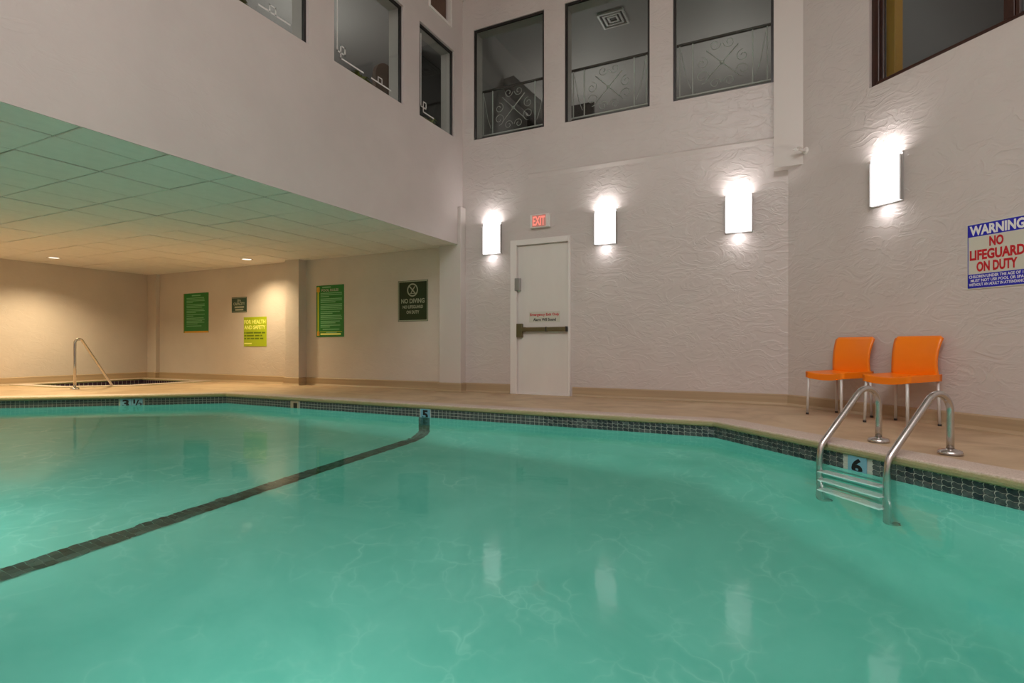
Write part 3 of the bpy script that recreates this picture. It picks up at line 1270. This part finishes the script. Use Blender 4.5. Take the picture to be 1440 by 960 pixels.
# ------------------------------------------------------------------ sconces
def sconce(loc, rz, label):
    s_ = thing('wall_sconce', label, 'wall lamp', loc, rz, 'wall sconces')
    m = MB()
    m.box(-.155, .155, -.014, 0, -.235, .235, .004, 1)
    m.build('back_plate', 'grey_metal', s_)
    m = MB()
    n = 14
    outer = [(-.145 * cos(pi * k / n), -.02 - .085 * sin(pi * k / n)) for k in range(n + 1)]
    lo = [m.b.verts.new((x, y, -.225)) for x, y in outer]
    hi = [m.b.verts.new((x, y, .225)) for x, y in outer]
    for k in range(n):
        f = m.b.faces.new((lo[k], lo[k + 1], hi[k + 1], hi[k]))
        f.smooth = True
    m.build('glass_shade', 'sconce_glow', s_)
    for zc_, nm in ((-.222, 'sconce_diffuser_end'), (.222, 'sconce_open_end')):
        m = MB()
        m.poly([(x * .97, -.02 + (y + .02) * .97, zc_) for x, y in outer])
        m.build('lamp_opening', nm, s_)
    # bulb light thrown up and down the wall through the open ends
    for up in (-1, 1):
        d = bpy.data.lights.new('sconce_bulb', 'SPOT')
        d.energy = 3.8 if up > 0 else 2.6
        d.color = (1.0, 0.95, 0.95)
        d.spot_size = radians(170)
        d.spot_blend = 1.0
        d.shadow_soft_size = 0.06
        o = bpy.data.objects.new('sconce_bulb', d)
        o.parent = s_
        o.location = (0, -.075, up * .236)
        o.rotation_euler = Vector((0, .5, up * 1.0)).to_track_quat('-Z', 'Y').to_euler()
        COL.objects.link(o)
    for sx_ in (-1, 1):
        m = MB()
        m.box(min(sx_ * .147, sx_ * .158), max(sx_ * .147, sx_ * .158), -.05, -.014, -.225, .20, .003, 1)
        m.build('side_bracket', 'grey_metal', s_)


sconce((-3.885, WY, 2.293), 0, 'glowing white half round wall sconce between the column and the door')
sconce((-2.15, WY, 2.296), 0, 'glowing white half round wall sconce just right of the exit door')
sconce((-0.487, WY, 2.30), 0, 'glowing white half round wall sconce beside the wall bend')
sconce((0.901, 6.329, 2.291), R_RZ, 'glowing white half round wall sconce above the orange chairs')

# sidewall sprinkler by the chase
sp = thing('sidewall_sprinkler', 'small white sidewall sprinkler beside the hanging chase', 'sprinkler', (0.225, 7.005, 2.90), R_RZ)
m = MB()
m.tube([(0, 0, 0), (0, -.11, 0)], .014, 10)
m.build('pipe_nipple', 'paint_white', sp)
m = MB()
bmesh.ops.create_cone(m.b, cap_ends=True, segments=16, radius1=.04, radius2=.032, depth=.012, matrix=Matrix.Translation((0, -.006, 0)) @ Matrix.Rotation(pi / 2, 4, 'X'))
m.build('wall_flange', 'paint_white', sp)
m = MB()
m.box(-.05, .05, -.15, -.085, .010, .018, .003, 1)
m.box(-.018, .018, -.15, -.142, -.02, .018, .003, 1)
m.build('deflector', 'paint_white', sp)

# ------------------------------------------------------------------ downlights
for (x, y, lb) in ((-11.35, 4.97, 'small round recessed downlight over the hot tub'), (-8.49, 6.57, 'small round recessed downlight near the lime green sign')):
    dl = thing('downlight', lb, 'ceiling light', (x, y, CZ), 0, 'recessed downlights')
    m = MB()
    m.lathe([(.105, -.001), (.105, -.009), (.085, -.012), (.078, -.002)], 24)
    m.build('trim_ring', 'paint_white', dl)
    m = MB()
    m.lathe([(0, -.004), (.079, -.004), (.079, -.002), (0, -.002)], 24)
    m.build('lens', 'downlight_glow', dl)

# ------------------------------------------------------------------ signs
def sign(name, label, x0, x1, z0, z1, mat, y=WF, loc=None, rz=0, th=.006):
    cx_, cz_ = (x0 + x1) / 2, (z0 + z1) / 2
    s_ = thing(name, label, 'sign', (cx_, y, cz_) if loc is None else loc, rz)
    w_, h_ = x1 - x0, z1 - z0
    m = MB()
    m.box(-w_ / 2, w_ / 2, -th, 0, -h_ / 2, h_ / 2, .0015, 1)
    m.build('panel', mat, s_)
    return s_, w_, h_


def bars(s_, rows, mat, y, name='small_print'):
    """illegible small print: one thin printed strip per line"""
    m = MB()
    for x0, x1, z, h in rows:
        m.box(x0, x1, y - .0008, y, z - h / 2, z + h / 2)
    tag(m.build(name, mat, s_), kind='stuff')


def frect(s_, x0, x1, z0, z1, mat, y, name, t_=.0008):
    m = MB()
    m.box(x0, x1, y - t_, y, z0, z1)
    return m.build(name, mat, s_)


Y1 = -.006
# spa rules
s_, w_, h_ = sign('rules_sign', 'dark green rules sign in white print, farthest into the alcove', -11.2, -10.405, .972, 1.786, 'sign_green')
frect(s_, -w_ / 2, -w_ / 2 + .03, -h_ / 2, h_ / 2, 'olive_text', Y1, 'edge_stripe')
frect(s_, -w_ / 2 + .03, w_ / 2, -h_ / 2, -h_ / 2 + .035, 'sign_orange', Y1, 'edge_stripe')
rg = random.Random(5)
rows = [(-.13, .15, h_ / 2 - .05, .024)]
z = h_ / 2 - .10
for ln, k in ((.56, 1), (.57, 1), (.58, 1), (.2, 2), (.58, 1), (.58, 1), (.5, 2), (.55, 1), (.58, 1), (.3, 2), (.58, 1), (.22, 2), (.55, 1), (.58, 1), (.5, 1), (.57, 1), (.35, 2), (.48, 1)):
    rows.append((-.30, -.30 + ln, z, .014))
    z -= .030 if k == 1 else .043
bars(s_, rows, 'sign_green_text', Y1)
# capacity plate
s_, w_, h_ = sign('capacity_sign', 'small square dark capacity plate above the lime sign', -9.70, -9.27, 1.35, 1.65, 'sign_teal')
m = MB()
for x0, x1, z0, z1 in ((-w_ / 2 + .01, w_ / 2 - .01, h_ / 2 - .02, h_ / 2 - .012), (-w_ / 2 + .01, w_ / 2 - .01, -h_ / 2 + .012, -h_ / 2 + .02)):
    m.box(x0, x1, Y1 - .0008, Y1, z0, z1)
tag(m.build('border', 'ink_grey_green', s_), kind='stuff')
letter(s_, 'SPA', 0, .082, .05, .11, 'ink_grey_green', Y1, .03)
letter(s_, 'CAPACITY', 0, .02, .055, .33, 'ink_grey_green', Y1, .03)
bars(s_, [(-.13, .14, -.045, .03), (-.11, .12, -.095, .03)], 'ink_grey_green', Y1)
# lime poster
s_, w_, h_ = sign('safety_sign', 'lime green health and safety poster by the pilaster', -9.353, -8.72, .69, 1.254, 'sign_lime')
letter(s_, 'FOR HEALTH', -.005, .19, .075, .59, 'lime_text', Y1, .03)
letter(s_, 'AND SAFETY', -.005, .085, .075, .59, 'lime_text', Y1, .03)
bars(s_, [(-.30, -.26, -.02, .028), (-.245, -.05, -.02, .028), (-.035, .17, -.02, .028), (.19, .28, -.02, .028), (-.30, -.24, -.075, .028), (-.225, -.03, -.075, .028), (0, .13, -.075, .028),
           (.15, .20, -.075, .028), (-.30, -.245, -.13, .028), (-.22, -.14, -.13, .028), (-.12, -.02, -.13, .028), (0, .11, -.13, .028), (.14, .23, -.13, .028)], 'olive_text', Y1)
bars(s_, [(-.30, -.09, -.225, .024)], 'lime_text', Y1, 'footer_print')
# pool rules
s_, w_, h_ = sign('pool_rules_sign', 'tall green pool rules sign with yellow left stripe', -7.445, -6.80, .858, 1.767, 'sign_green')
frect(s_, -w_ / 2 + .03, -w_ / 2 + .062, -h_ / 2 + .02, h_ / 2 - .02, 'sign_yellow', Y1, 'side_stripe')
frect(s_, -w_ / 2 + .012, -w_ / 2 + .082, h_ / 2 - .115, h_ / 2 - .03, 'sign_orange', Y1 - .001, 'corner_emblem')
frect(s_, -w_ / 2 + .09, w_ / 2 - .04, -h_ / 2 + .085, -h_ / 2 + .095, 'sign_yellow', Y1, 'foot_stripe')
frect(s_, -w_ / 2 + .02, -w_ / 2 + .075, -h_ / 2 + .02, -h_ / 2 + .10, 'sign_orange', Y1 - .001, 'foot_emblem')
bars(s_, [(-w_ / 2 + .10, w_ / 2 - .07, -h_ / 2 + .05, .028)], 'lime_text', Y1, 'footer_print')
letter(s_, 'POOL RULES', .0, h_ / 2 - .088, .046, .40, 'ink_grey_green', Y1, .03)
rows = [(-.18, .02, h_ / 2 - .035, .022)]
z = h_ / 2 - .14
for ln, k in ((.5, 1), (.5, 1), (.2, 2), (.5, 1), (.5, 1), (.35, 2), (.5, 1), (.5, 1), (.5, 1), (.5, 2), (.45, 1), (.28, 2), (.48, 1), (.5, 1), (.5, 2), (.45, 1), (.35, 2), (.46, 1), (.22, 2)):
    rows.append((-.22, -.22 + ln, z, .015))
    z -= .029 if k == 1 else .041
rows += [(-.17, .22, z, .016), (-.09, .16, z - .055, .016)]
bars(s_, rows, 'sign_green_text', Y1)
# no diving
s_, w_, h_ = sign('no_diving_sign', 'dark green no diving sign beside the boxed column', -5.633, -5.045, 1.094, 1.752, 'ink_grey_green')
frect(s_, -w_ / 2 + .022, w_ / 2 - .022, -h_ / 2 + .022, h_ / 2 - .022, 'sign_dark_green', Y1, 'printed_field')
m = MB()
for a, c, d, e in ((-w_ / 2, w_ / 2, h_ / 2 - .006, h_ / 2), (-w_ / 2, w_ / 2, -h_ / 2, -h_ / 2 + .006), (-w_ / 2, -w_ / 2 + .006, -h_ / 2, h_ / 2), (w_ / 2 - .006, w_ / 2, -h_ / 2, h_ / 2)):
    m.box(a, c, Y1 - .001, Y1, d, e)
m.build('edge_line', 'sign_dark_green', s_)
Y2 = Y1 - .0008
m = MB()
NN = 32
cx_, cz_, Ro, Ri = -.005, .175, .107, .085
for k in range(NN):
    a0, a1 = 2 * pi * k / NN, 2 * pi * (k + 1) / NN
    m.poly([(cx_ + Ro * cos(a0), Y2 - .0008, cz_ + Ro * sin(a0)), (cx_ + Ro * cos(a1), Y2 - .0008, cz_ + Ro * sin(a1)),
            (cx_ + Ri * cos(a1), Y2 - .0008, cz_ + Ri * sin(a1)), (cx_ + Ri * cos(a0), Y2 - .0008, cz_ + Ri * sin(a0))])


def bar2(m, p, q, wd, yy):
    p, q = Vector(p), Vector(q)
    d = (q - p).normalized()
    n_ = Vector((-d.y, d.x)) * wd / 2
    m.poly([(v.x, yy, v.y) for v in (p - n_, q - n_, q + n_, p + n_)])


bar2(m, (cx_ - .066, cz_ + .066), (cx_ + .066, cz_ - .066), .02, Y2 - .0008)
bar2(m, (cx_ + .045, cz_ + .055), (cx_ - .005, cz_ - .01), .018, Y2 - .0009)
bar2(m, (cx_ - .005, cz_ - .005), (cx_ - .03, cz_ - .05), .016, Y2 - .0009)
bar2(m, (cx_ - .05, cz_ - .055), (cx_ + .05, cz_ - .055), .010, Y2 - .0009)
m.build('prohibition_symbol', 'ink_grey_green', s_)
letter(s_, 'NO DIVING', 0, .0, .075, .46, 'ink_grey_green', Y2, .025)
letter(s_, 'NO LIFEGUARD', 0, -.095, .05, .40, 'ink_grey_green', Y2, .025)
letter(s_, 'ON DUTY', 0, -.18, .052, .25, 'ink_grey_green', Y2, .025)
# warning sign on the right wall
sw, sh = .435, .548
c_s = 1.892 + sw / 2
s_, w_, h_ = sign('warning_sign', 'blue and white warning sign with red letters on the right wall', -sw / 2, sw / 2, 0, sh, 'sign_white',
                  loc=(RO[0] + c_s * S2, RO[1] - c_s * S2, 1.44), rz=R_RZ)
frect(s_, -w_ / 2 + .009, w_ / 2 - .009, h_ / 2 - .112, h_ / 2 - .010, 'ink_blue', Y1, 'heading_field')
frect(s_, -w_ / 2 + .009, w_ / 2 - .009, -h_ / 2 + .010, -h_ / 2 + .125, 'ink_blue', Y1, 'footer_field')
m = MB()
m.box(-w_ / 2 + .009, -w_ / 2 + .014, Y1 - .0008, Y1, -h_ / 2 + .01, h_ / 2 - .01)
m.box(w_ / 2 - .014, w_ / 2 - .009, Y1 - .0008, Y1, -h_ / 2 + .01, h_ / 2 - .01)
tag(m.build('border', 'ink_blue', s_), kind='stuff')
letter(s_, 'WARNING', 0, h_ / 2 - .062, .082, .385, 'ink_white', Y2, .042)
letter(s_, 'NO', 0, .108, .082, .10, 'ink_red', Y1, .042)
letter(s_, 'LIFEGUARD', 0, .008, .085, .385, 'ink_red', Y1, .042)
letter(s_, 'ON DUTY', 0, -.090, .085, .285, 'ink_red', Y1, .042)
letter(s_, 'CHILDREN UNDER THE AGE OF 14', 0, -.170, .024, .395, 'ink_white', Y2, .02)
letter(s_, 'MUST NOT USE POOL OR SPA', 0, -.203, .024, .37, 'ink_white', Y2, .02)
letter(s_, 'WITHOUT AN ADULT IN ATTENDANCE', 0, -.236, .024, .395, 'ink_white', Y2, .02)

# ------------------------------------------------------------------ depth markers and skimmer on the band
def marker(pos, rz, wds, label):
    t_ = thing('depth_marker', label, 'depth marker', pos, rz, 'pool depth markers')
    n = len(wds)
    tw = .135
    for i, s in enumerate(wds):
        x = (i - (n - 1) / 2) * (tw + .004)
        m = MB()
        m.box(x - tw / 2, x + tw / 2, -.006, 0, -.066, .066, .0015, 1)
        m.build('marker_tile', 'marker_blue', t_)
        if len(s) == 1:
            letter(t_, s, x, .0, .105, .08, 'ink_black', -.006, .04)
        else:
            letter(t_, '1', x - .035, .024, .06, .022, 'ink_black', -.006, .03)
            letter(t_, '/', x, .0, .09, .05, 'ink_black', -.006, .02)
            letter(t_, '2', x + .038, -.022, .06, .045, 'ink_black', -.006, .03)


def on_edge(i, f, z, d=.004):
    a, c = Vector(POOL[i]), Vector(POOL[(i + 1) % len(POOL)])
    p = a.lerp(c, f)
    e = (c - a).normalized()
    n_ = Vector((-e.y, e.x)) * d
    return (p.x + n_.x, p.y + n_.y, z), math.atan2(e.y, e.x) + pi


def proj_edge(i, q, z):
    a, c = Vector(POOL[i]), Vector(POOL[(i + 1) % len(POOL)])
    f = (Vector(q) - a).dot(c - a) / (c - a).length_squared
    return on_edge(i, f, z)


p, r_ = proj_edge(2, MARK[0][0], -.099)
marker(p, r_, ['6'], 'pale blue depth tile with black number 6 behind the pool ladder')
p, r_ = proj_edge(3, MARK[1][0], -.099)
marker(p, r_, ['5'], 'pale blue depth tile with black number 5 above the black floor line')
p, r_ = proj_edge(4, MARK[2][0], -.099)
marker(p, r_, ['3', '1/2'], 'pale blue depth tiles reading 3 and a half on the left pool edge')
p, r_ = proj_edge(3, MARK[3][0], -.099)
sk = thing('skimmer', 'beige skimmer opening set in the tile band', 'skimmer', p, r_)
m = MB()
for x0, x1, z0, z1 in ((-.07, -.02, -.06, .06), (.055, .07, -.06, .06), (-.02, .055, .04, .06), (-.02, .055, -.06, -.045)):
    m.box(x0, x1, -.008, 0, z0, z1)
m.build('face_plate', 'skimmer_plastic', sk)
m = MB()
m.box(-.02, .055, -.002, 0, -.045, .04)
m.build('flap', 'dark_plastic', sk)

# ------------------------------------------------------------------ chairs
def make_chair(loc, rz, label):
    t_ = thing('plastic_chair', label, 'chair', loc, rz, 'orange chairs against the right wall')
    W_, D_, ZT = .42, .40, .445

    # seat: dished shell with a deep rim; front at -y
    def top(u, v):
        x = (u - .5) * W_
        y = -D_ / 2 + v * D_
        e = abs(2 * u - 1)
        dish = .022 * (1 - e ** 2.2) * (1 - .5 * v)
        return x, y, ZT - dish - .006 * (1 - v) + .004 * v

    m = MB()
    nu, nv = 12, 10
    T = m.grid(lambda u, v: Vector(top(u, v)), nu, nv)
    bt = m.grid(lambda u, v: Vector((top(u, v)[0] * .95, top(u, v)[1] * .95, top(u, v)[2] - .016)), nu, nv, flip=True)
    rim = lambda G: [G[i][0] for i in range(nu + 1)] + [G[nu][j] for j in range(1, nv + 1)] + [G[i][nv] for i in range(nu - 1, -1, -1)] + [G[0][j] for j in range(nv - 1, 0, -1)]
    ra, rb = rim(T), rim(bt)
    mid = []
    for q in ra:
        mid.append(m.b.verts.new((q.co.x * 1.006, q.co.y * 1.006, q.co.z - .005)))
    low = [m.b.verts.new((q.co.x * 1.0, q.co.y * 1.0, q.co.z - .060)) for q in ra]
    k = len(ra)
    for R2 in (mid, low):
        for i in range(k):
            e_ = m.b.edges.new((R2[i], R2[(i + 1) % k]))
            e_.smooth = False
    for A_, B_ in ((ra, mid), (mid, low), (low, rb)):
        for i in range(k):
            f = m.b.faces.new((A_[i], A_[(i + 1) % k], B_[(i + 1) % k], B_[i]))
            f.smooth = True
    m.build('seat', 'orange_plastic', t_)

    # backrest: curved panel rising from the rear rim
    def back(u, v, off):
        e = 2 * u - 1
        # rounded upper corners
        cor = max(0.0, (abs(e) - .86) / .14)
        drop = .022 * cor ** 2.5
        w_ = W_ * (1.0 - .055 * sin(pi * min(1, v * 1.05)))
        x = (u - .5) * w_
        z = ZT - .052 + v * (.392 - drop * v)
        lean = -.026 * sin(pi * v * .85) + .055 * v ** 2
        y = D_ / 2 - .012 + lean + .026 * (1 - e * e) * (0.25 + .75 * v) - .018 + off
        return Vector((x, y, z))

    m = MB()
    nu, nv = 14, 14
    A_ = m.grid(lambda u, v: back(u, v, -.009), nu, nv)
    B_ = m.grid(lambda u, v: back(u, v, .009), nu, nv, flip=True)
    rim = lambda G: [G[i][0] for i in range(nu + 1)] + [G[nu][j] for j in range(1, nv + 1)] + [G[i][nv] for i in range(nu - 1, -1, -1)] + [G[0][j] for j in range(nv - 1, 0, -1)]
    ra, rb = rim(A_), rim(B_)
    for i in range(len(ra)):
        m.b.faces.new((ra[i], ra[(i + 1) % len(ra)], rb[(i + 1) % len(ra)], rb[i]))
    m.build('backrest', 'orange_plastic', t_)
    for sx_ in (-1, 1):
        for sy_ in (-1, 1):
            m = MB()
            x, y = sx_ * .185, sy_ * .185
            m.tube([(x, y, ZT - .03), (sx_ * .195, sy_ * .195, .012)], .0125, 12)
            lg = m.build('leg', 'leg_aluminium', t_)
            m = MB()
            m.tube([(sx_ * .195, sy_ * .195, 0), (sx_ * .195, sy_ * .195, .018)], .0145, 12)
            m.build('foot_cap', 'dark_plastic', lg)


def chair_at(fl, label):
    # fl: floor position of the front-left leg; wall-aligned
    ux, n_ = Vector((S2, -S2)), Vector((-S2, -S2))
    c = Vector(fl) + ux * .195 - n_ * .185
    make_chair((c.x, c.y, 0), R_RZ, label)


chair_at((0.225, 6.335), 'orange plastic chair nearer the wall bend, silver legs')
chair_at((0.67, 5.905), 'orange plastic chair nearer the warning sign, silver legs')

# ------------------------------------------------------------------ ladder
n_in = Vector((-S2, -S2))      # from deck towards pool, across the edge
u_al = Vector((S2, -S2))
lad = thing('pool_ladder', 'stainless steel pool ladder with two curved rails and white treads', 'ladder', (0.785, 4.545, 0), R_RZ)
# local: x along the edge, -y towards the pool
G = .24
for sx_ in (-1, 1):
    x = sx_ * G
    pts = [(x, 0, 0.0), (x, 0, .12), (x, 0, .25)]
    R_ = .115
    zc = .275
    # arc over the top: from vertical up round to the downward slope
    sl = radians(50)
    for k in range(0, 15):
        an = (pi - (pi / 2 - sl)) * k / 14
        pts.append((x, -R_ + R_ * cos(an), zc + R_ * sin(an)))
    last = Vector(pts[-1])
    end = Vector((x, -.55, .0))
    pts.append(tuple(last.lerp(end, .5)))
    for f in (.0, .25, .5, .75, 1.0):
        q = last.lerp(end, .9)
        r0 = q.lerp(end, f)
        r1 = end.lerp(Vector((x, -.555, -.10)), f)
        pts.append(tuple(r0.lerp(r1, f)))
    pts += [(x, -.555, -.4), (x, -.555, -.75), (x, -.555, -1.0)]
    for k in range(1, 7):
        an = pi / 2 * k / 6
        pts.append((x, -.555 + .09 * (1 - cos(an)), -1.0 - .09 * sin(an)))
    m = MB()
    m.tube(pts, .0215, 16)
    m.build('rail', 'steel', lad)
    m = MB()
    m.lathe([(.0225, .04), (.03, .036), (.062, .026), (.068, .014), (.068, .005)], 28, (x, 0, 0))
    m.build('escutcheon', 'steel', lad)
for z in (-.30, -.54, -.78):
    m = MB()
    m.box(-G + .015, G - .015, -.60, -.51, z - .018, z + .012, .008)
    for k in range(3):
        m.box(-G + .04, G - .04, -.592 + k * .028, -.58 + k * .028, z + .012, z + .015)
    m.build('tread', 'tread_plastic', lad)

# spa handrail
hr = thing('grab_rail', 'bent stainless steel handrail beside the hot tub', 'handrail', (-10.27, 4.78, 0), 0)
pts = [(0, 0, 0), (0, 0, .4), (0, 0, .72)]
dv = Vector((-.15, .62)).normalized()
for k in range(1, 9):
    an = radians(128) * k / 8
    rr_ = .07
    s_d = rr_ - rr_ * cos(an)
    pts.append((dv.x * s_d, dv.y * s_d, .74 + rr_ * sin(an)))
pts.append((-.155, .64, .0))
pts.append((-.165, .70, -.08))
m = MB()
m.tube(pts, .02, 14)
m.build('rail', 'steel', hr)
m = MB()
m.lathe([(.021, .03), (.05, .022), (.06, .01), (.06, .0)], 24)
m.build('escutcheon', 'steel', hr)
